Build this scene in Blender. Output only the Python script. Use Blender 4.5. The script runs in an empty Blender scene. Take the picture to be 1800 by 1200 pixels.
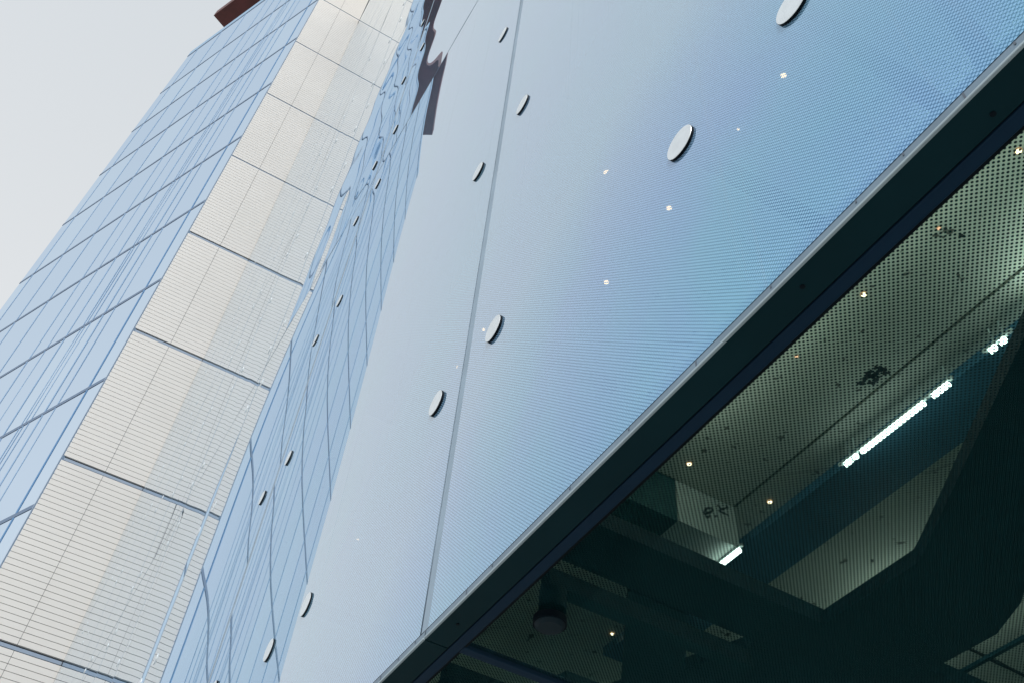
import bpy, bmesh, math, random
from mathutils import Vector, Matrix

random.seed(7)
sc = bpy.context.scene
col = sc.collection

# ------------------------------------------------------------------ units
# The place is laid out in units of the distance from the eye to the glass
# wall; one unit is 0.6 m.  x runs towards the wall, y along it, z up, the
# eye at (0, 0, 0), the pavement 1.6 m below it.
S = 0.6
GZ = -1.6 / S


def P(x, y, z):
    return Vector((x * S, y * S, (z - GZ) * S))


# ------------------------------------------------------------------ camera
cam_d = bpy.data.cameras.new('camera')
cam = bpy.data.objects.new('camera', cam_d)
col.objects.link(cam)
right = Vector((0.85965, -0.50630, 0.06823))
down = Vector((0.42219, 0.62885, -0.65292))
fwd = Vector((0.28767, 0.59009, 0.75435))
m = Matrix((right, -down, -fwd)).transposed().to_4x4()
m.translation = P(0, 0, 0)
cam.matrix_world = m
cam_d.sensor_width = 36.0
cam_d.lens = 1707.85 / 1800 * 36.0
cam_d.clip_start = 0.05
cam_d.clip_end = 5000
sc.camera = cam

# ------------------------------------------------------------------ sky, sun, exposure
SUN_EL, SUN_AZ = 46.0, 214.0          # azimuth clockwise from +y
w = bpy.data.worlds.new('World')
sc.world = w
w.use_nodes = True
nt = w.node_tree
nt.nodes.clear()
wo = nt.nodes.new('ShaderNodeOutputWorld')
sky = nt.nodes.new('ShaderNodeTexSky')
sky.sky_type = 'NISHITA'
sky.sun_disc = False
sky.sun_elevation = math.radians(SUN_EL)
sky.sun_rotation = math.radians(SUN_AZ)
sky.air_density = 1.0
sky.dust_density = 4.0
b1 = nt.nodes.new('ShaderNodeBackground')
b1.inputs['Strength'].default_value = 0.05
nt.links.new(sky.outputs[0], b1.inputs['Color'])
tc = nt.nodes.new('ShaderNodeTexCoord')
sep = nt.nodes.new('ShaderNodeSeparateXYZ')
nt.links.new(tc.outputs['Generated'], sep.inputs[0])
ramp = nt.nodes.new('ShaderNodeValToRGB')          # thin high cloud, a little paler towards the horizon
ramp.color_ramp.elements[0].position = 0.55
ramp.color_ramp.elements[0].color = (0.735, 0.73, 0.70, 1)
ramp.color_ramp.elements[1].position = 0.95
ramp.color_ramp.elements[1].color = (0.60, 0.63, 0.63, 1)
nt.links.new(sep.outputs['Z'], ramp.inputs[0])
b2 = nt.nodes.new('ShaderNodeBackground')
b2.inputs['Strength'].default_value = 1.0
nt.links.new(ramp.outputs[0], b2.inputs['Color'])
ad = nt.nodes.new('ShaderNodeAddShader')
nt.links.new(b1.outputs[0], ad.inputs[0])
nt.links.new(b2.outputs[0], ad.inputs[1])
nt.links.new(ad.outputs[0], wo.inputs['Surface'])

sd = bpy.data.lights.new('sun', 'SUN')
sd.energy = 2.0
sd.angle = math.radians(14)
sd.color = (1.0, 0.975, 0.94)
sun = bpy.data.objects.new('sun', sd)
col.objects.link(sun)
az, el = math.radians(SUN_AZ), math.radians(SUN_EL)
to_sun = Vector((math.sin(az) * math.cos(el), math.cos(az) * math.cos(el), math.sin(el)))
sun.rotation_euler = to_sun.to_track_quat('Z', 'Y').to_euler()
sun.location = P(-20, -20, 60)

vs = sc.view_settings
vs.view_transform = 'Standard'
vs.look = 'None'
vs.exposure = 0.0
vs.gamma = 1.0
vs.use_curve_mapping = False
cy = sc.cycles
cy.max_bounces = 10
cy.glossy_bounces = 5
cy.transparent_max_bounces = 24
cy.caustics_reflective = False
cy.caustics_refractive = False
cy.sample_clamp_indirect = 6.0

# ------------------------------------------------------------------ materials


class Nodes:
    def __init__(self, name):
        self.m = bpy.data.materials.new(name)
        self.m.use_nodes = True
        self.t = self.m.node_tree
        self.t.nodes.clear()
        self.out = self.n('ShaderNodeOutputMaterial')

    def n(self, kind, **kw):
        nd = self.t.nodes.new(kind)
        for k, v in kw.items():
            setattr(nd, k, v)
        return nd

    def put(self, sock, v):
        if hasattr(v, 'is_output'):
            self.t.links.new(v, sock)
        elif isinstance(v, (tuple, list)) and sock.type == 'RGBA' and len(v) == 3:
            sock.default_value = (*v, 1)
        else:
            sock.default_value = v

    def math(self, op, a, b=0.0, clamp=False):
        nd = self.n('ShaderNodeMath', operation=op, use_clamp=clamp)
        self.put(nd.inputs[0], a)
        self.put(nd.inputs[1], b)
        return nd.outputs[0]

    def vmath(self, op, a, b=(0, 0, 0)):
        nd = self.n('ShaderNodeVectorMath', operation=op)
        self.put(nd.inputs[0], a)
        self.put(nd.inputs[1], b)
        return nd.outputs['Value'] if op in ('LENGTH', 'DISTANCE') else nd.outputs[0]

    def mixc(self, fac, a, b, mode='MIX'):
        nd = self.n('ShaderNodeMix', data_type='RGBA', blend_type=mode)
        self.put(nd.inputs[0], fac)
        self.put(nd.inputs[6], a)
        self.put(nd.inputs[7], b)
        return nd.outputs[2]

    def noise(self, vec, scale, detail=3.0, rough=0.5):
        nd = self.n('ShaderNodeTexNoise')
        if vec is not None:
            self.put(nd.inputs['Vector'], vec)
        nd.inputs['Scale'].default_value = scale
        nd.inputs['Detail'].default_value = detail
        nd.inputs['Roughness'].default_value = rough
        return nd.outputs['Fac']

    def remap(self, v, a, b, c=0.0, d=1.0):
        nd = self.n('ShaderNodeMapRange')
        self.put(nd.inputs[0], v)
        for i, q in enumerate((a, b, c, d)):
            nd.inputs[i + 1].default_value = q
        return nd.outputs[0]

    def pos(self):
        return self.n('ShaderNodeNewGeometry').outputs['Position']

    def bump(self, h, strength, dist):
        nd = self.n('ShaderNodeBump')
        self.put(nd.inputs['Height'], h)
        nd.inputs['Strength'].default_value = strength
        nd.inputs['Distance'].default_value = dist
        return nd.outputs[0]

    def shader(self, kind, **kw):
        nd = self.n(kind)
        for k, v in kw.items():
            self.put(nd.inputs[k], v)
        return nd.outputs[0]

    def mixs(self, fac, a, b):
        nd = self.n('ShaderNodeMixShader')
        self.put(nd.inputs[0], fac)
        self.t.links.new(a, nd.inputs[1])
        self.t.links.new(b, nd.inputs[2])
        return nd.outputs[0]

    def done(self, s):
        self.t.links.new(s, self.out.inputs['Surface'])
        return self.m

    def fresnel2(self, ior=1.52, k=2.0):
        """reflectance of a double-surfaced sheet"""
        fr = self.n('ShaderNodeFresnel')
        fr.inputs['IOR'].default_value = ior
        r = fr.outputs[0]
        a = self.math('MULTIPLY', r, k)
        b = self.math('ADD', self.math('MULTIPLY', r, k - 1.0), 1.0)
        return self.math('DIVIDE', a, b, clamp=True)

    def dots(self, ax, ay, pitch, rad, soft=0.05):
        """staggered round dots printed on the glass: 1 inside a dot"""
        s = self.n('ShaderNodeSeparateXYZ')
        self.put(s.inputs[0], self.pos())
        c = self.n('ShaderNodeCombineXYZ')
        self.put(c.inputs[0], s.outputs[ax])
        self.put(c.inputs[1], s.outputs[ay])
        u = self.vmath('MULTIPLY', c.outputs[0], (1 / pitch, 1 / pitch, 0))
        ds = []
        for off in (0.0, 0.5):
            q = self.vmath('FRACTION', self.vmath('ADD', u, (off, off, 0)))
            q = self.vmath('SUBTRACT', q, (0.5, 0.5, 0))
            ds.append(self.vmath('LENGTH', q))
        dmin = self.math('MINIMUM', ds[0], ds[1])
        return self.remap(dmin, rad - soft, rad + soft, 1.0, 0.0)


def plain(name, color, rough=0.5, metal=0.0, var=0.0, vscale=8.0, spec=0.5, bump=0.0, bscale=60.0):
    k = Nodes(name)
    c = color
    if var:
        f = k.noise(k.pos(), vscale, 5.0, 0.6)
        lo = tuple(max(0, v * (1 - var)) for v in color)
        hi = tuple(min(1, v * (1 + var)) for v in color)
        c = k.mixc(k.remap(f, 0.3, 0.7), lo, hi)
    kw = {'Base Color': c, 'Roughness': rough, 'Metallic': metal, 'Specular IOR Level': spec}
    if bump:
        kw['Normal'] = k.bump(k.noise(k.pos(), bscale, 6.0), bump, 0.01)
    return k.done(k.shader('ShaderNodeBsdfPrincipled', **kw))


PITCH = 0.0125 * S


def facade_glass():
    k = Nodes('fritted blue glass')
    mask = k.dots(1, 2, PITCH, 0.285, 0.05)
    strain = k.remap(k.noise(k.vmath('MULTIPLY', k.pos(), (1, 1.3, 0.8)), 2.1, 2.5), 0.38, 0.62)
    refl = k.fresnel2(1.7, 3.0)
    tint0 = k.mixc(strain, (0.25, 0.48, 0.97), (0.21, 0.63, 0.90))      # coated, tempered glass: faint violet-green strain pattern,
    tint = k.mixc(k.remap(refl, 0.24, 0.52), tint0, (0.91, 0.95, 0.985))  # blue head-on, neutral at a glancing angle
    ink = k.mixc(strain, (0.27, 0.455, 0.72), (0.25, 0.49, 0.70))
    frit = k.shader('ShaderNodeBsdfDiffuse', Color=ink)
    body = k.shader('ShaderNodeBsdfDiffuse', Color=(0.095, 0.26, 0.43))
    clear = k.shader('ShaderNodeBsdfTransparent', Color=(0.42, 0.66, 0.80))
    gap = k.mixs(0.55, body, clear)
    base = k.mixs(mask, gap, frit)
    # rain streaks and dust dull the sheet very slightly
    dust = k.noise(k.vmath('MULTIPLY', k.pos(), (1, 9, 0.5)), 4.0, 4.0)
    gl = k.shader('ShaderNodeBsdfGlossy', Color=tint, Roughness=k.remap(dust, 0.45, 0.9, 0.0, 0.02))
    run = k.remap(k.noise(k.vmath('MULTIPLY', k.pos(), (1, 55, 0.5)), 1.0, 3.0, 0.65), 0.60, 0.78, 0.0, 0.10)
    dirt = k.shader('ShaderNodeBsdfDiffuse', Color=(0.38, 0.44, 0.50))
    return k.done(k.mixs(run, k.mixs(refl, base, gl), dirt))


def soffit_glass():
    k = Nodes('dotted green glass')
    mask = k.dots(0, 1, PITCH, 0.213, 0.05)
    ink = k.shader('ShaderNodeBsdfDiffuse', Color=(0.004, 0.022, 0.028))
    clear = k.shader('ShaderNodeBsdfTransparent', Color=(0.74, 0.93, 0.85))
    gl = k.shader('ShaderNodeBsdfGlossy', Color=(0.30, 0.85, 0.95), Roughness=0.0)
    base = k.mixs(mask, clear, ink)
    return k.done(k.mixs(k.math('MULTIPLY', k.fresnel2(1.5, 1.3), 0.22), base, gl))


def clear_sheet(name, c):
    k = Nodes(name)
    return k.done(k.shader('ShaderNodeBsdfTransparent', Color=c))


def tower_glass(name, body, tint):
    k = Nodes(name)
    v = k.noise(k.vmath('MULTIPLY', k.pos(), (0.5, 0.5, 0.25)), 0.22, 2.0)
    c = k.mixc(k.remap(v, 0.35, 0.65), tuple(q * 0.88 for q in body), body)
    base = k.shader('ShaderNodeBsdfDiffuse', Color=c)
    nrm = k.bump(k.noise(k.vmath('MULTIPLY', k.pos(), (1, 1, 0.35)), 0.5, 1.0), 0.10, 0.03)
    gl = k.shader('ShaderNodeBsdfGlossy', Color=tint, Roughness=0.0, Normal=nrm)
    return k.done(k.mixs(k.fresnel2(1.5, 1.8), base, gl))


def concrete(name, base, spots=True):
    k = Nodes(name)
    p = k.pos()
    f = k.remap(k.noise(p, 2.2, 6.0, 0.6), 0.3, 0.7)
    c = k.mixc(f, tuple(v * 0.82 for v in base), base)
    fine = k.remap(k.noise(p, 45.0, 3.0), 0.35, 0.65)
    c = k.mixc(k.math('MULTIPLY', fine, 0.25), c, tuple(v * 0.6 for v in base))
    if spots:
        pit = k.remap(k.noise(p, 16.0, 2.0, 0.7), 0.665, 0.71)
        c = k.mixc(pit, c, tuple(v * 0.18 for v in base))
        vo = k.n('ShaderNodeTexVoronoi', feature='DISTANCE_TO_EDGE')
        k.put(vo.inputs['Vector'], k.vmath('ADD', k.vmath('MULTIPLY', p, (1, 1, 1)), (0.3, 0.1, 0)))
        vo.inputs['Scale'].default_value = 1.6
        crack = k.remap(vo.outputs['Distance'], 0.0, 0.012, 0.45, 0.0)
        brk = k.remap(k.noise(p, 3.3, 2.0), 0.56, 0.6)
        c = k.mixc(k.math('MULTIPLY', crack, brk), c, tuple(v * 0.2 for v in base))
    return k.done(k.shader('ShaderNodeBsdfPrincipled', **{'Base Color': c, 'Roughness': 0.85, 'Specular IOR Level': 0.2}))


def emit(name, c, s):
    k = Nodes(name)
    return k.done(k.shader('ShaderNodeEmission', Color=c, Strength=s))


def paving():
    k = Nodes('paving')
    br = k.n('ShaderNodeTexBrick')
    k.put(br.inputs['Vector'], k.pos())
    k.put(br.inputs['Color1'], (0.39, 0.385, 0.37))
    k.put(br.inputs['Color2'], (0.43, 0.425, 0.41))
    k.put(br.inputs['Mortar'], (0.09, 0.09, 0.09))
    br.inputs['Scale'].default_value = 1.6
    br.inputs['Mortar Size'].default_value = 0.008
    return k.done(k.shader('ShaderNodeBsdfPrincipled', **{'Base Color': br.outputs['Color'], 'Roughness': 0.8}))


M = {
    'facade': facade_glass(),
    'facade_back': clear_sheet('glass back', (0.93, 0.97, 0.98)),
    'soffit_glass': soffit_glass(),
    'sealant': plain('grey silicone', (0.25, 0.35, 0.45), 0.55, var=0.12, vscale=6),
    'sealant_edge': plain('dark silicone', (0.08, 0.11, 0.15), 0.6),
    'sealant_pale': plain('pale silicone', (0.50, 0.55, 0.58), 0.5, var=0.08),
    'cap': plain('brushed steel cap', (0.80, 0.85, 0.87), 0.32, 0.85, var=0.06, vscale=40),
    'gasket': plain('black rubber', (0.003, 0.008, 0.014), 0.6, spec=0.1),
    'channel': plain('anodised channel', (0.13, 0.20, 0.27), 0.4, 0.0, var=0.2, vscale=7),
    'spacer': plain('pale spacer bar', (0.60, 0.63, 0.70), 0.5, var=0.06),
    'lip': plain('bright aluminium', (0.31, 0.41, 0.47), 0.45, 0.0, var=0.05),
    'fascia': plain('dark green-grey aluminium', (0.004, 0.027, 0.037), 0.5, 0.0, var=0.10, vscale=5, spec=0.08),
    'frame': plain('dark blue frame', (0.006, 0.027, 0.058), 0.45, 0.0, var=0.08, spec=0.1),
    'dark_metal': plain('dark metal', (0.005, 0.018, 0.028), 0.4, spec=0.15),
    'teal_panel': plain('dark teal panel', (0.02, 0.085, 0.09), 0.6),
    'rubber': plain('black gasket', (0.002, 0.006, 0.009), 0.7, spec=0.1),
    'steel': plain('dark painted steel', (0.003, 0.027, 0.038), 0.6, var=0.15, vscale=3, spec=0.12),
    'steel_and_recess_blue': plain('blue steel and recess blue', (0.045, 0.15, 0.23), 0.5, var=0.12, vscale=3),  # also tints the recess band, where the blue stands for daylight
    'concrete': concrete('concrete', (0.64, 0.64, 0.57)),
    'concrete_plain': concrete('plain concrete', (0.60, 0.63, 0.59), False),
    'joint': plain('joint shadow', (0.05, 0.06, 0.06), 0.9),
    'marker': plain('marker ink', (0.010, 0.016, 0.016), 0.8),
    'inner': plain('inner wall', (0.55, 0.62, 0.66), 0.8, var=0.1, vscale=1.2),
    'tube': emit('lit tube', (0.90, 1.0, 0.96), 5.5),
    'fill_tube_strong': emit('bright fill tube', (0.92, 1.0, 0.93), 45.0),  # only for the unseen battens added as fill light
    'fill_tube_mid': emit('medium fill tube', (0.95, 1.0, 0.90), 15.0),  # for the added battens hidden by the frame
    'housing': plain('light housing', (0.55, 0.6, 0.58), 0.5),
    'trim_glow': emit('glowing trim ring', (1.0, 0.50, 0.24), 0.55),  # the lamp's glow on its ring, put in as emission
    'warm': emit('warm lamp', (1.0, 0.74, 0.50), 3.4),
    'warm_strong': emit('bright warm lamp', (1.0, 0.42, 0.15), 11.0),
    'warm_ghost': emit('dim lamp ghost', (1.0, 0.52, 0.34), 1.3),  # for the ghost images of downlights in the glazing
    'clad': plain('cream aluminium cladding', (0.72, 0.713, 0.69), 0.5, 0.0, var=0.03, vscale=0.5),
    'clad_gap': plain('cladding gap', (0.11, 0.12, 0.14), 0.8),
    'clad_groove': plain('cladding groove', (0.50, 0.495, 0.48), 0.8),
    'channel_bar': plain('blue-grey channel', (0.26, 0.34, 0.45), 0.4),
    'tglass': tower_glass('tower glass', (0.15, 0.33, 0.53), (0.67, 0.79, 0.92)),
    'tglass2': tower_glass('tower glass pale', (0.19, 0.38, 0.60), (0.70, 0.82, 0.94)),
    'transom': plain('dark transom', (0.105, 0.17, 0.28), 0.5),
    'mullion': plain('blue mullion', (0.07, 0.22, 0.45), 0.5),
    'mullion_thin': plain('pale blue mullion', (0.22, 0.38, 0.60), 0.5),
    'core': plain('tower core', (0.10, 0.13, 0.17), 0.8),
    'red': plain('dark red steel', (0.09, 0.018, 0.018), 0.55, var=0.35, vscale=0.6, bump=0.1, bscale=4),
    'paving': paving(),
}

# ------------------------------------------------------------------ mesh helpers


class MB:
    def __init__(self):
        self.v, self.f, self.mi = [], [], []

    def add(self, vs, fs, mi=0):
        o = len(self.v)
        self.v += [tuple(q) for q in vs]
        for i, f in enumerate(fs):
            self.f.append([o + j for j in f])
            self.mi.append(mi[i] if isinstance(mi, (list, tuple)) else mi)

    def box(self, x0, x1, y0, y1, z0, z1, mi=0):
        vs = [P(x, y, z) for z in (z0, z1) for x, y in ((x0, y0), (x1, y0), (x1, y1), (x0, y1))]
        self.add(vs, [(3, 2, 1, 0), (4, 5, 6, 7), (0, 1, 5, 4), (1, 2, 6, 5), (2, 3, 7, 6), (3, 0, 4, 7)], mi)
        return self

    def prism(self, pts, z0, z1, mi=0):
        """plan polygon extruded upwards"""
        n = len(pts)
        vs = [P(x, y, z0) for x, y in pts] + [P(x, y, z1) for x, y in pts]
        fs = [tuple(range(n))[::-1], tuple(range(n, 2 * n))] + [(i, (i + 1) % n, n + (i + 1) % n, n + i) for i in range(n)]
        self.add(vs, fs, mi)
        return self

    def build(self, name, mats, parent=None, smooth=False, origin=None, bevel=0.0, recalc=True):
        me = bpy.data.meshes.new(name)
        o0 = Vector(origin) if origin is not None else Vector((0, 0, 0))
        me.from_pydata([tuple(Vector(q) - o0) for q in self.v], [], self.f)
        for mm in (mats if isinstance(mats, (list, tuple)) else [mats]):
            me.materials.append(M[mm])
        for p, i in zip(me.polygons, self.mi):
            p.material_index = i
            p.use_smooth = smooth
        if recalc:
            b = bmesh.new()
            b.from_mesh(me)
            bmesh.ops.recalc_face_normals(b, faces=b.faces)
            b.to_mesh(me)
            b.free()
        ob = bpy.data.objects.new(name, me)
        col.objects.link(ob)
        ob.location = o0
        if bevel:
            bv = ob.modifiers.new('bevel', 'BEVEL')
            bv.width = bevel
            bv.segments = 2
            bv.limit_method = 'ANGLE'
        if parent is not None:
            ob.parent = parent
            ob.matrix_parent_inverse = parent_inv(parent)
        return ob


def parent_inv(p):
    t = Vector((0, 0, 0))
    q = p
    while q is not None:
        t += q.location if q.parent is None else Vector(q.location)
        if q.parent is not None:
            t += Vector(q.matrix_parent_inverse.translation)
        q = q.parent
    return Matrix.Translation(-t)


def empty(name, loc, label, cat, group=None):
    o = bpy.data.objects.new(name, None)
    col.objects.link(o)
    o.location = loc
    o.empty_display_size = 0.3
    tag(o, label, cat, group)
    return o


def tag(o, label, cat, group=None):
    o['label'] = label
    o['category'] = cat
    if group:
        o['group'] = group
    return o


def instance(name, me, loc, parent, rot=None):
    ob = bpy.data.objects.new(name, me)
    col.objects.link(ob)
    ob.location = loc
    if rot is not None:
        ob.rotation_euler = rot
    ob.parent = parent
    ob.matrix_parent_inverse = parent_inv(parent)
    return ob


# ------------------------------------------------------------------ ground
g = MB()
g.add([Vector((-600, -600, 0)), Vector((600, -600, 0)), Vector((600, 900, 0)), Vector((-600, 900, 0))], [(0, 1, 2, 3)])
go = g.build('pavement', 'paving')
go['kind'] = 'structure'

# ------------------------------------------------------------------ the glass building
WALL_END = 35.0
ZS = 1.612                                     # underside of the overhang
SEAMS = [2.446 + 3.35 * k for k in range(-2, 10)]
SEAMS = [s for s in SEAMS if s < WALL_END - 0.5]
ZROWS = [1.6465, 8.95] + [8.95 + 7.88 * k for k in range(1, 9)]
GB = empty('glass_building', P(3, 15, GZ), 'glass building with dotted blue glass wall and overhanging dark glazed underside', 'building')

ys = SEAMS + [WALL_END]
rnd = random.Random(11)


def pane_mesh(y0, y1, z0, z1, amp, ripple, tilt_y, tilt_z, seed):
    ny, nz = 14, 20
    mb = MB()
    r = random.Random(seed)
    ph = r.uniform(0, 6.28)
    liquid = 0.0011 if ripple == 0.0035 else (0.0005 if ripple == 0.0034 else 0.0)
    if liquid:
        ny, nz = 36, 60
    vs = []
    for j in range(nz + 1):
        for i in range(ny + 1):
            a, b = i / ny * 2 - 1, j / nz * 2 - 1
            d = amp * (1 - a ** 4) * (1 - b ** 4)
            d += tilt_y * a + tilt_z * b
            d += ripple * math.sin(2.2 * math.pi * a + ph) * (1 - a * a) * math.exp(-((b + 0.8) / 0.35) ** 2)
            d += liquid * (math.sin(8 * a + 4 * b + ph) * 0.7 + 0.6 * math.sin(17 * b - 3 * a)) * (1 - a ** 8) * (1 - b ** 8)
            d += amp * 0.25 * math.sin(2.4 * b + ph) * (1 - b * b)
            vs.append(P(1.0 - d, y0 + (y1 - y0) * i / ny, z0 + (z1 - z0) * j / nz))
    fs = []
    for j in range(nz):
        for i in range(ny):
            q = j * (ny + 1) + i
            fs.append((q, q + ny + 1, q + ny + 2, q + 1))
    mb.add(vs, fs, 0)
    n = len(vs)
    back = [v + Vector((0.02 * S, 0, 0)) for v in vs]
    mb.add(back, [f[::-1] for f in fs], 1)
    edge = []
    for i in range(ny):
        edge.append((i, i + 1, n + i + 1, n + i))
        q = nz * (ny + 1) + i
        edge.append((q + 1, q, n + q, n + q + 1))
    for j in range(nz):
        q = j * (ny + 1)
        edge.append((q + ny + 1, q, n + q, n + q + ny + 1))
        q = j * (ny + 1) + ny
        edge.append((q, q + ny + 1, n + q + ny + 1, n + q))
    mb.add(vs + back, edge, 2)
    return mb


for ci in range(len(ys) - 1):
    for ri in range(len(ZROWS) - 1):
        y0, y1 = ys[ci] + 0.036, ys[ci + 1] - 0.020
        z0, z1 = ZROWS[ri] + (0.016 if ri else 0.001), ZROWS[ri + 1] - 0.016
        if ri == 0:
            amp = rnd.uniform(0.005, 0.008)
            rip = 0.0
        else:
            amp = rnd.choice((-1, 1)) * rnd.uniform(0.001, 0.003)
            rip = rnd.uniform(-0.002, 0.002)
        if ri == 1 and ci in (2, 3):
            amp, rip = 0.0015, (0.0035 if ci == 2 else 0.0034)
        ob = pane_mesh(y0, y1, z0, z1, amp, rip, rnd.uniform(-0.0008, 0.0008), rnd.uniform(-0.0008, 0.0008), ci * 31 + ri).build(
            'pane', ['facade', 'facade_back', 'sealant'], GB, smooth=True, recalc=False)

# sealant joints, set back a little from the panes
for s in SEAMS[1:]:
    mb = MB()
    mb.box(1.0018, 1.022, s - 0.0195, s + 0.0285, 1.647, ZROWS[-1], 0)
    mb.box(1.0035, 1.0215, s + 0.0287, s + 0.0355, 1.647, ZROWS[-1], 1)
    mb.build('sealant_joint', ['sealant', 'sealant_edge'], GB)
for z in ZROWS[1:-1]:
    MB().box(1.0030, 1.0212, SEAMS[0], WALL_END, z - 0.0145, z + 0.0145).build('sealant_joint', 'sealant_pale', GB)

# round glass fixings: a steel cap on a black gasket
NSEG = 40


def disc_mesh(name, rad, x0, x1, mats, bev=0.0):
    """round plate between x0 (outer face) and x1, axis along x"""
    me = bpy.data.meshes.new(name)
    b = bmesh.new()
    rings = []
    prof = [(x1, rad), (x0 + bev, rad), (x0, rad - bev)] if bev else [(x1, rad), (x0, rad)]
    for x, r in prof:
        rings.append([b.verts.new((x * S, r * S * math.cos(t * 2 * math.pi / NSEG), r * S * math.sin(t * 2 * math.pi / NSEG))) for t in range(NSEG)])
    for a, c in zip(rings, rings[1:]):
        for t in range(NSEG):
            b.faces.new((a[t], a[(t + 1) % NSEG], c[(t + 1) % NSEG], c[t]))
    b.faces.new(rings[-1])
    b.faces.new(rings[0][::-1])
    bmesh.ops.recalc_face_normals(b, faces=b.faces)
    b.to_mesh(me)
    b.free()
    me.materials.append(M[mats])
    return me


cap_me = disc_mesh('fixing', 0.0575, -0.0130, -0.0118, 'cap', 0.0008)
gas_me = disc_mesh('gasket', 0.0580, -0.0117, 0.002, 'gasket')


far_me = disc_mesh('fixing', 0.055, -0.007, 0.002, 'cap', 0.003)


def fixing(y, z):
    if y > 6.6:
        return instance('fixing', far_me, P(1.0, y, z), GB)
    c = instance('fixing', cap_me, P(1.0, y, z), GB)
    q = instance('gasket', gas_me, P(1.0, y, z), c)
    return c


for s in SEAMS[1:7]:
    for z in (2.84, 4.67, 6.50, 8.42, 9.55, 11.70, 13.55, 15.6):
        for d in (-0.24, 0.24):
            fixing(s + d * (1.0 if s < 3 else 1.13), z)
for s in SEAMS[3:7]:
    for z in (17.4, 19.4, 21.4, 23.7):
        for d in (-0.27, 0.27):
            fixing(s + d, z)
for s in SEAMS[7:]:
    for z in (9.55, 13.55, 15.6, 19.4, 23.7, 30.0):
        for d in (-0.28, 0.28):
            fixing(s + d, z)
for k in range(0, 4):
    for d in (-0.241, 0.241):
        fixing(0.818 + 3.34 * k + d, 2.545)

# rods that carry the nearest fixings, inside the glass
for yc, z in [(0.818, 2.545), (4.158, 2.545), (2.446, 2.84), (2.446, 4.67), (7.498, 2.545)]:
    for d in (-0.24, 0.24):
        MB().box(1.021, 1.55, yc + d - 0.026, yc + d + 0.026, z - 0.026, z + 0.026).build('fixing_rod', 'steel', GB, bevel=0.006)

# foot of the wall: spacer bar behind the glass, gasket line, channel, bright lip
MB().box(1.024, 1.036, SEAMS[0], WALL_END, 1.650, 1.715).build('spacer_bar', 'spacer', GB)
MB().box(0.9985, 1.03, SEAMS[0], WALL_END, 1.6420, 1.6465).build('glass_gasket', 'rubber', GB)
for a, b in zip(ys, ys[1:]):
    if a < 12:
        MB().box(0.9975, 1.03, a - 0.009, b - 0.015, 1.6195, 1.6415).build('sill_channel', 'channel', GB)
        MB().box(0.9940, 1.020, a - 0.009, b - 0.015, 1.6115, 1.6190).build('edge_trim', 'lip', GB, bevel=0.0012)
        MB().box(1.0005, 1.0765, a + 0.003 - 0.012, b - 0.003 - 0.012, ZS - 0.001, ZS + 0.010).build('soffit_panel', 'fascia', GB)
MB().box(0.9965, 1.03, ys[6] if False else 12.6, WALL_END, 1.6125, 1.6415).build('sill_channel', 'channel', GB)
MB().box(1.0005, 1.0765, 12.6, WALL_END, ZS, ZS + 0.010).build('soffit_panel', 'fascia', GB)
tick_me = None
for i, y in enumerate([0.222, 0.334, 0.477, 0.60, 0.848, 1.10, 1.36, 1.62, 2.02, 2.17, 2.43, 2.50, 2.62, 2.75]):
    hgt = 0.026 if i % 4 == 1 else 0.012
    MB().box(0.9962, 0.9985, y, y + 0.0035 + 0.0008 * (y > 1.5), 1.641 - 0.75 * hgt, 1.6412).build('joint_mark', 'sealant_edge', GB)
# groove between the two aluminium profiles under the overhang, and the blue frame
MB().box(1.0775, 1.0825, SEAMS[0], WALL_END, ZS + 0.006, ZS + 0.02).build('shadow_gap', 'rubber', GB)
MB().box(1.0830, 1.1175, SEAMS[0], WALL_END, ZS + 0.001, ZS + 0.03).build('glass_frame', 'frame', GB, bevel=0.002)
MB().box(1.1180, 1.1255, SEAMS[0], WALL_END, ZS + 0.004, ZS + 0.03).build('glass_gasket', 'rubber', GB)
SO_X1 = 4.6
for s in SEAMS[:4]:
    MB().box(1.1185, SO_X1, s - 0.043, s - 0.006, ZS + 0.0015, ZS + 0.03).build('soffit_mullion', 'frame', GB, bevel=0.002)
for a, b in zip(SEAMS[:4], SEAMS[1:5]):
    mb = MB()
    mb.box(1.126, SO_X1, a - 0.002, b - 0.046, ZS + 0.012, ZS + 0.026)
    po = mb.build('soffit_pane', ['soffit_glass', 'facade_back'], GB)
    for p in po.data.polygons:
        p.material_index = 0 if p.normal.z < -0.5 else 1
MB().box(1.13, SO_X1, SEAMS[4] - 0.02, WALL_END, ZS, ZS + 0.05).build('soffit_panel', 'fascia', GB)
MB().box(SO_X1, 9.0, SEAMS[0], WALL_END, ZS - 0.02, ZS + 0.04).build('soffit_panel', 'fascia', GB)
MB().box(SO_X1 + 0.05, 9.0, SEAMS[0], 14.0, ZS + 0.0405, ZS + 0.06).build('floor_slab', 'concrete_plain', GB)
MB().box(SO_X1 + 0.1, SO_X1 + 0.4, SEAMS[0], WALL_END, GZ, ZS - 0.021).build('ground_floor_wall', 'concrete_plain', GB)


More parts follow.
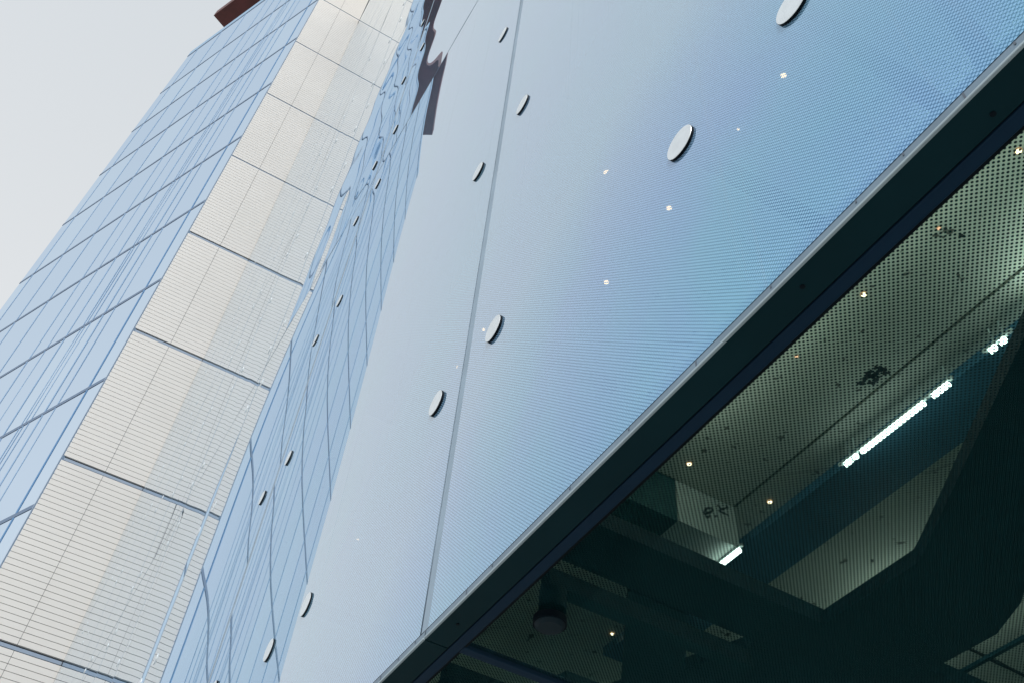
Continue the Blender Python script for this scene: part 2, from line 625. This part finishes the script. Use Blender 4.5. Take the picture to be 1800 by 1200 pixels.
def vert_disc(name, x, y, z0, z1, rad, mat, parent, bev=0.0):
    mb = MB()
    prof = [(z1, rad), (z0 + bev, rad), (z0, rad - bev)]
    vs = []
    for z, r in prof:
        vs += [P(x + r * math.cos(t * 2 * math.pi / NSEG), y + r * math.sin(t * 2 * math.pi / NSEG), z) for t in range(NSEG)]
    fs = [tuple(range(NSEG)), tuple(range(2 * NSEG, 3 * NSEG))]
    for q in range(2):
        for t in range(NSEG):
            u = (t + 1) % NSEG
            fs.append((q * NSEG + t, q * NSEG + u, (q + 1) * NSEG + u, (q + 1) * NSEG + t))
    mb.add(vs, fs)
    return mb.build(name, mat, parent, origin=P(x, y, z0), smooth=False)


# screws in the underside and the fixing plates that hold the underside glass
for x, y in ((1.034, 0.8007), (1.052, 0.3294), (1.04, 2.30)):
    vert_disc('screw', x, y, ZS - 0.003, ZS + 0.0005, 0.0055, 'gasket', GB)
for y in (2.10, 2.76, -0.57):
    c = vert_disc('soffit_fixing', 1.255, y + 0.03, 1.590, 1.602, 0.045, 'dark_metal', GB, 0.010)
    vert_disc('gasket', 1.255, y + 0.03, 1.6022, ZS + 0.0115, 0.050, 'gasket', c, 0.0)
    q = vert_disc('fixing_post', 1.262, y + 0.03, ZS + 0.030, 1.72, 0.042, 'steel', GB, 0.01)
    MB().box(1.23, 2.0, y, y + 0.05, 1.7205, 1.78).build('fixing_arm', 'steel', GB)

# --- inside: concrete ceiling, downstand beam, steel, services
ZC = 4.5
MB().box(1.06, 3.785, -4.2, 3.97, ZC, ZC + 0.4).build('concrete_ceiling', 'concrete', GB)
MB().box(3.81, 4.085, -4.2, 3.968, ZC + 0.004, ZC + 0.4).build('concrete_ceiling', 'concrete', GB)
MB().box(3.785, 3.81, -4.2, 3.968, ZC + 0.03, ZC + 0.4).build('ceiling_joint', 'joint', GB)
MB().box(4.085, 9.0, -4.2, 14.0, ZC + 0.003, ZC + 0.4).build('concrete_ceiling', 'concrete', GB)
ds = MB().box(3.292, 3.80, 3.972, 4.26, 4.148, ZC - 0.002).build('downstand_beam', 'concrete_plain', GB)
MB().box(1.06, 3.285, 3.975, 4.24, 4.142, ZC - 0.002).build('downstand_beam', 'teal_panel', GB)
MB().box(3.802, 4.08, 3.9685, 4.2615, ZC + 0.0025, ZC + 0.4).build('concrete_ceiling', 'concrete', GB)
MB().box(1.06, 4.08, 4.262, 14.0, ZC + 0.002, ZC + 0.4).build('concrete_ceiling', 'concrete', GB)
MB().box(4.06, 4.50, -4.2, 6.0, 4.43, ZC + 0.001).build('recess_band', 'steel_and_recess_blue', GB)  # stands in for the recess wall, daylight blue put into its colour
# handwriting on the beam and a scrawl on the ceiling


def strokes(lines, fn, width, name, parent):
    mb = MB()
    for ln in lines:
        pts = [Vector((a, b)) for a, b in ln]
        # smooth the polyline a little
        sm = []
        for i in range(len(pts) - 1):
            for t in range(4):
                p0 = pts[max(i - 1, 0)]; p1 = pts[i]; p2 = pts[i + 1]; p3 = pts[min(i + 2, len(pts) - 1)]
                u = t / 4
                sm.append(0.5 * ((2 * p1) + (p2 - p0) * u + (2 * p0 - 5 * p1 + 4 * p2 - p3) * u * u + (3 * p1 - p0 - 3 * p2 + p3) * u ** 3))
        sm.append(pts[-1])
        vs, fs = [], []
        for i, p in enumerate(sm):
            d = (sm[min(i + 1, len(sm) - 1)] - sm[max(i - 1, 0)])
            d = d.normalized() if d.length > 1e-6 else Vector((1, 0))
            n = Vector((-d.y, d.x)) * width * (0.75 + 0.35 * math.sin(i * 1.7))
            vs += [fn(p + n, 0), fn(p - n, 0), fn(p - n, 1), fn(p + n, 1)]
            if i:
                o = 4 * (i - 1)
                for a in range(4):
                    fs.append((o + a, o + (a + 1) % 4, o + 4 + (a + 1) % 4, o + 4 + a))
        k = len(vs) - 4
        fs += [(0, 1, 2, 3), (k + 3, k + 2, k + 1, k)]
        mb.add(vs, fs)
    return mb.build(name, 'marker', parent)


OK_LINES = [
    [(3.5956, 4.3893), (3.5667, 4.3855), (3.5352, 4.3564), (3.5152, 4.318), (3.5266, 4.3111), (3.5533, 4.3361), (3.5846, 4.3633), (3.598, 4.3888)],
    [(3.5244, 4.2896), (3.545, 4.2952), (3.5676, 4.3181)],
    [(3.6428, 4.4454), (3.6621, 4.4336), (3.6677, 4.4111)],
    [(3.7418, 4.4759), (3.6955, 4.4369), (3.6541, 4.4004), (3.6825, 4.3972), (3.7363, 4.3992)],
    [(3.605, 4.3275), (3.6315, 4.3466)]]
strokes(OK_LINES, lambda p, b: P(p.x, 3.9715 - 0.003 * b, p.y), 0.0105, 'handwriting', ds)
SCRAWL = [
    [(3.6606, 2.6095), (3.6878, 2.6056), (3.674, 2.5667), (3.6626, 2.5266), (3.6615, 2.4895)],
    [(3.7011, 2.5387), (3.6975, 2.503), (3.6986, 2.4644), (3.7005, 2.4348)],
    [(3.6542, 2.4661), (3.6774, 2.4505), (3.7139, 2.4446), (3.7384, 2.4658), (3.7584, 2.4428)],
    [(3.7071, 2.5731), (3.7366, 2.5675), (3.7357, 2.5345), (3.7273, 2.5019)],
    [(3.6414, 2.5125), (3.6751, 2.5277), (3.7002, 2.5297), (3.7031, 2.4849)]]
strokes(SCRAWL, lambda p, b: P(p.x, p.y, ZC - 0.0005 - 0.003 * b), 0.017, 'paint_scrawl', GB)
strokes([[(3.345, 1.515), (3.362, 1.512), (3.372, 1.50)], [(3.355, 1.50), (3.36, 1.52)]], lambda p, b: P(p.x, p.y, ZC - 0.0005 - 0.003 * b), 0.008, 'paint_scrawl', GB)
strokes([[(4.98, 3.86), (4.995, 3.872), (5.0, 3.885)]], lambda p, b: P(p.x, p.y, ZC + 0.0025 - 0.003 * b), 0.012, 'paint_scrawl', GB)
strokes([[(6.30, 4.255), (6.6, 4.265), (7.1, 4.28)]], lambda p, b: P(p.x, p.y, ZC + 0.0025 - 0.02 * b), 0.015, 'conduit', GB)

# dark steel members below the ceiling
MB().box(1.25, 6.2, 3.12, 3.46, 3.00, 3.10).build('steel_beam', 'steel', GB)
MB().prism([(3.50, 3.118), (3.50, 2.46), (3.47, 2.40), (2.76, 1.165), (2.15, 0.10), (3.00, -0.10), (3.62, 1.30), (4.00, 2.235), (4.14, 2.40), (4.26, 2.66), (4.25, 3.118)], 2.99, 3.07).build('steel_beam', 'steel', GB)
MB().prism([(3.39, 3.462), (3.36, 3.50), (3.19, 3.96), (2.95, 4.60), (3.4, 6.4), (4.30, 6.4), (4.25, 3.462)], 3.005, 3.08).build('steel_beam', 'steel', GB)
MB().prism([(2.50, 3.462), (2.89, 3.462), (3.30, 4.06), (3.6, 4.62), (3.3, 4.72), (3.01, 4.26)], 2.985, 3.06).build('steel_brace', 'steel', GB)
MB().prism([(2.75, 4.45), (3.6, 4.45), (3.6, 7.0), (2.3, 7.0)], 3.02, 3.09).build('steel_beam', 'steel', GB)
MB().box(6.47, 6.51, -1.0, 6.5, 4.40, 4.43).build('cable_tray', 'steel', GB)
# upper floors behind the wall, the room's far walls
MB().box(1.9, 9.0, SEAMS[0], WALL_END, 5.6, ZROWS[-1]).build('inner_wall', 'inner', GB)
MB().box(1.03, 1.9, SEAMS[0], WALL_END, 5.1, 5.3).build('floor_slab', 'concrete_plain', GB)
MB().box(9.0, 9.3, SEAMS[0], WALL_END, ZS - 0.02, ZROWS[-1]).build('inner_wall', 'inner', GB)
MB().box(1.06, 9.0, SEAMS[0] - 0.3, SEAMS[0], ZS, ZROWS[-1]).build('end_wall', 'inner', GB)
MB().box(1.06, 9.0, 14.0, 14.3, ZS + 0.06, ZC + 0.4).build('inner_wall', 'inner', GB)
MB().box(0.99, 9.3, SEAMS[0] - 0.3, WALL_END, ZROWS[-1] + 0.001, ZROWS[-1] + 0.5).build('roof', 'fascia', GB)
MB().box(1.024, 1.032, SEAMS[0], WALL_END, 2.97, 3.00).build('inner_rail', 'spacer', GB)
# slim posts just behind the glass
for y in (0.296, 4.15, 7.5):
    MB().box(1.06, 1.10, y - 0.018, y + 0.018, ZS + 0.05, ZC).build('inner_post', 'steel_and_recess_blue', GB)

# --- lights
lamp_trim = None


def downlight(x, y, label, dim=False, r=0.0145):
    o = empty('downlight', P(x, y, ZC), label, 'downlight', 'small warm downlights in the concrete ceiling')
    vert_disc('trim_ring', x, y, ZC - 0.006, ZC - 0.0005, r * 1.35, 'trim_glow', o)
    vert_disc('lamp', x, y, ZC - 0.010, ZC - 0.0065, r, 'warm_ghost' if dim and x > 2.5 else ('warm' if dim or x > 2.5 else 'warm_strong'), o)


for a in [
    (3.200, 0.995, 'bright warm downlight seen through the dotted underside glass at the right picture edge'),
    (3.209, 2.089, 'bright warm downlight near the dark frame, above the black scrawl on the concrete'),
    (3.265, 3.785, 'warm downlight near the dark frame, above and left of the written OK'),
    (3.956, 3.780, 'warm downlight just right of the written OK on concrete'),
    (4.000, 5.779, 'lone warm downlight in the darkest corner, right of the round black fixing'),
    (3.222, 1.540, 'faint reddish ghost image of a downlight, between two bright ones nearest the upper right frame', True, 0.009),  # ghost image in the double glazing, built as a small lamp
    (3.210, 2.654, 'faint reddish ghost image of a downlight, close to the frame, left of the black scrawl', True, 0.009),  # another glazing ghost built as a lamp
    (1.947, 1.306, 'largest downlight behind the blue wall, between the two biggest round fixings', False, 0.014),
    (1.530, 2.218, 'warm downlight behind the blue wall, left of and below the lower big round fixing'),
    (1.939, 2.219, 'warm downlight behind blue glass, straight below the lower big round fixing'),
    (1.939, 2.821, 'downlight behind blue glass halfway between vertical joint and dark frame'),
    (1.521, 3.530, 'small downlight touching the left of the round fixing beside the main joint', False, 0.010),
    (1.535, 3.887, 'small downlight behind glass just left of the main vertical joint', False, 0.009),
    (1.921, 4.454, 'faint downlight right of the vertical joint, below its round fixings', True, 0.010),
    (1.743, 5.874, 'lone small downlight low behind the pale glass, left of the joint', False, 0.008),
    (1.947, 1.649, 'tiny downlight right of the lower big round fixing', False, 0.006),
]:
    downlight(*a)

k = ZC - 0.16


def batten(y0, y1, segs, label, x=3.972, lamp='tube'):
    o = empty('fluorescent_light', P(x, y0, ZC), label, 'light', 'fluorescent battens on the ceiling')
    MB().box(x - 0.012, x + 0.012, y0 - 0.02, y1 + 0.02, k + 0.021, k + 0.04).build('housing', 'housing', o)
    for a, b in segs:
        MB().box(x - 0.006, x + 0.006, a - 0.004, a + 0.004, k + 0.041, (ZC - 0.0005 if k > 4.2 else 4.148)).build('hanger', 'housing', o)
    for a, b in segs:
        mb = MB()
        n = 12
        vs = []
        for y in (a, b):
            vs += [P(x + 0.018 * math.cos(t * 2 * math.pi / n), y, k + 0.018 * math.sin(t * 2 * math.pi / n)) for t in range(n)]
        fs = [tuple(range(n)), tuple(range(n, 2 * n))] + [(t, (t + 1) % n, n + (t + 1) % n, n + t) for t in range(n)]
        mb.add(vs, fs)
        mb.build('tube', lamp, o)


q = 0.9644
batten(1.85 * q, 2.02 * q, [(1.885 * q, 1.925 * q), (1.955 * q, 2.0 * q)], 'short end of a lit fluorescent batten beside the dark diagonal beam')
batten(2.30 * q, 3.24 * q, [(2.315 * q, 2.445 * q), (2.515 * q, 2.93 * q), (2.945 * q, 3.06 * q), (3.10 * q, 3.13 * q), (3.155 * q, 3.21 * q)], 'long bright white fluorescent batten right of the black scrawl')
k = 4.105
batten(3.94, 4.21, [(3.945, 4.205)], 'short lit fluorescent batten above the dark crossbeam, below the written OK', 3.775)
k = ZC - 0.16
batten(0.05, 1.55, [(0.07, 0.78), (0.82, 1.53)], 'added fill batten continuing the lit row unseen behind the dark diagonal beam', lamp='fill_tube_strong')  # unseen, added to brighten the ceiling towards the right
batten(0.5, 1.9, [(0.52, 1.18), (1.22, 1.88)], 'added fill batten hidden above the dark frame, nearest the right edge', 2.86, 'fill_tube_mid')  # this and the next: added out of sight to light the ceiling evenly
batten(2.1, 3.5, [(2.12, 2.78), (2.82, 3.48)], 'added fill batten hidden above the dark frame, nearest the written OK', 2.86, 'fill_tube_mid')
batten(3.62, 4.30, [(3.64, 4.28)], 'added fill batten hidden above the big dark diagonal beam', 5.6, 'fill_tube_strong')  # added behind the steel to light the concrete bays on both sides

# ------------------------------------------------------------------ the tower
TW = empty('office_tower', P(-6, 45, GZ), 'tall office tower with cream ribbed strip and pale blue glass side', 'tower')
TY = WALL_END + 0.02
XC, XM = -2.36, -0.62
ZB = [17.13 - 7.935 * 2, 17.13 - 7.935] + [17.13 + 7.935 * k for k in range(0, 10)]
TOP = 88.6
ZB = [z for z in ZB if z < TOP - 3]


def clad_mesh(x0, x1, z0, z1):
    """one ribbed cladding cassette: planks with recessed grooves"""
    mb = MB()
    n = max(1, round((z1 - z0) / 0.2475))
    h = (z1 - z0) / n
    y = TY
    for i in range(n):
        a, b = z0 + i * h, z0 + (i + 1) * h
        g0 = 0.026
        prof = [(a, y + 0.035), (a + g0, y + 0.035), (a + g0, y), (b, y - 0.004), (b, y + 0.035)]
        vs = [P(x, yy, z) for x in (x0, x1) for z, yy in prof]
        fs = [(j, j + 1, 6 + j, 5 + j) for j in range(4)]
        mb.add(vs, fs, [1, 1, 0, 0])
    return mb


for i, z in enumerate(ZB):
    up = z > 45
    z0 = z + (0.06 if up else 0.17)
    z1 = (ZB[i + 1] - 0.05) if i + 1 < len(ZB) else TOP
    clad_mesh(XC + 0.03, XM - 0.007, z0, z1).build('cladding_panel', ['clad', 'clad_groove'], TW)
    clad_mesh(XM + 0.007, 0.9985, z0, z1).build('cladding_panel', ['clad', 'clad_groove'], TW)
    MB().box(XC + 0.03, 0.985, TY + 0.03, TY + 0.09, z - 0.005, z + 0.125).build('channel_bar', 'channel_bar', TW)
MB().box(XC + 0.02, 1.0, TY + 0.10, TY + 0.4, GZ, TOP - 0.01).build('strip_wall', 'clad_gap', TW)

th = math.radians(25.5)
D = Vector((-math.sin(th), math.cos(th)))
NO = Vector((-D.y, D.x))            # outward normal of the glass side
P0 = Vector((XC, TY))
LEN = 21.6


def F(s, z, out=0.0):
    q = P0 + D * s + NO * out
    return P(q.x, q.y, z)


def fbox(s0, s1, z0, z1, o0, o1, mb=None, mi=0):
    mb = mb or MB()
    vs = [F(s, z, o) for o in (o0, o1) for s, z in ((s0, z0), (s1, z0), (s1, z1), (s0, z1))]
    mb.add(vs, [(0, 1, 2, 3), (7, 6, 5, 4), (0, 4, 5, 1), (1, 5, 6, 2), (2, 6, 7, 3), (3, 7, 4, 0)], mi)
    return mb


# body behind the panes
q0, q1 = P0 + D * 0.05 - NO * 0.15, P0 + D * LEN - NO * 0.15
MB().prism([(q0.x, q0.y), (q1.x, q1.y), (q1.x + 14, q1.y + 8), (14, TY + 10), (14, TY + 0.42), (XC + 0.1, TY + 0.42)], GZ, TOP - 0.02).build('tower_body', 'core', TW)

HZ = [1.0, 8.25, 15.45] + [22.63 + 7.13 * i for i in range(0, 9)]
HZ = HZ + [TOP - 1.1]
VSL = [0.0, 1.2, 4.32, 7.4, 10.52, 13.6, 16.85, 20.1, LEN]
r2 = random.Random(5)
for i in range(len(HZ) - 1):
    for j in range(len(VSL) - 1):
        s0, s1, z0, z1 = VSL[j] + 0.03, VSL[j + 1] - 0.03, HZ[i] + 0.05, HZ[i + 1] - 0.05
        n = 6
        A = r2.uniform(-0.007, 0.007)
        B = r2.uniform(-0.003, 0.003)
        mb = MB()
        vs = []
        for b in range(n + 1):
            for a in range(n + 1):
                u, v = a / n * 2 - 1, b / n * 2 - 1
                vs.append(F(s0 + (s1 - s0) * a / n, z0 + (z1 - z0) * b / n, A * (1 - u * u) * (1 - v * v) + B * u))
        fs = [(b * (n + 1) + a, b * (n + 1) + a + 1, (b + 1) * (n + 1) + a + 1, (b + 1) * (n + 1) + a) for b in range(n) for a in range(n)]
        k0 = len(vs)
        vs += [F(s0, z0, -0.06), F(s1, z0, -0.06), F(s1, z1, -0.06), F(s0, z1, -0.06)]
        fs += [(k0 + 3, k0 + 2, k0 + 1, k0)]
        rim = [(0, n, k0, k0 + 1), (n, (n + 1) ** 2 - 1, k0 + 1, k0 + 2), ((n + 1) ** 2 - 1, n * (n + 1), k0 + 2, k0 + 3), (n * (n + 1), 0, k0 + 3, k0)]
        for a, b, c, d in rim:
            fs.append((a, c, d, b))
        mb.add(vs, fs)
        mb.build('pane', 'tglass2' if (j == 0 or r2.random() < 0.2) else 'tglass', TW, smooth=False)
for z in HZ:
    fbox(0, LEN, z - 0.11, z + 0.11, -0.05, 0.018).build('transom', 'transom', TW)
for j, s in enumerate(VSL[1:-1]):
    wd = 0.06 if j == 0 else 0.055
    fbox(s - wd, s + wd, HZ[0], TOP, -0.05, 0.016).build('mullion', 'mullion' if j == 0 else 'mullion_thin', TW)
for s in (5.3, 5.75, 6.05, 3.4, 9.0):
    fbox(s - 0.035, s + 0.035, HZ[0], TOP - 1.2, -0.05, 0.014).build('mullion', 'mullion_thin', TW)  # extra lines stand for reflections in the panes, built as thin bars
fbox(-0.015, 0.03, GZ, TOP, -0.1, 0.02).build('corner_post', 'channel_bar', TW)
fbox(0.0, LEN, TOP - 1.0, TOP, -0.2, 0.03).build('parapet', 'tglass2', TW)
# dark red canopy raised on posts above the roof
fbox(-2.0, 23.4, 100.0, 101.3, -7.0, -0.07).build('roof_canopy', 'red', TW)
for a in (2.0, 9.0, 16.0):
    fbox(a - 0.3, a + 0.3, TOP + 0.001, 100.0 - 0.001, -4.3, -3.7).build('canopy_post', 'red', TW)
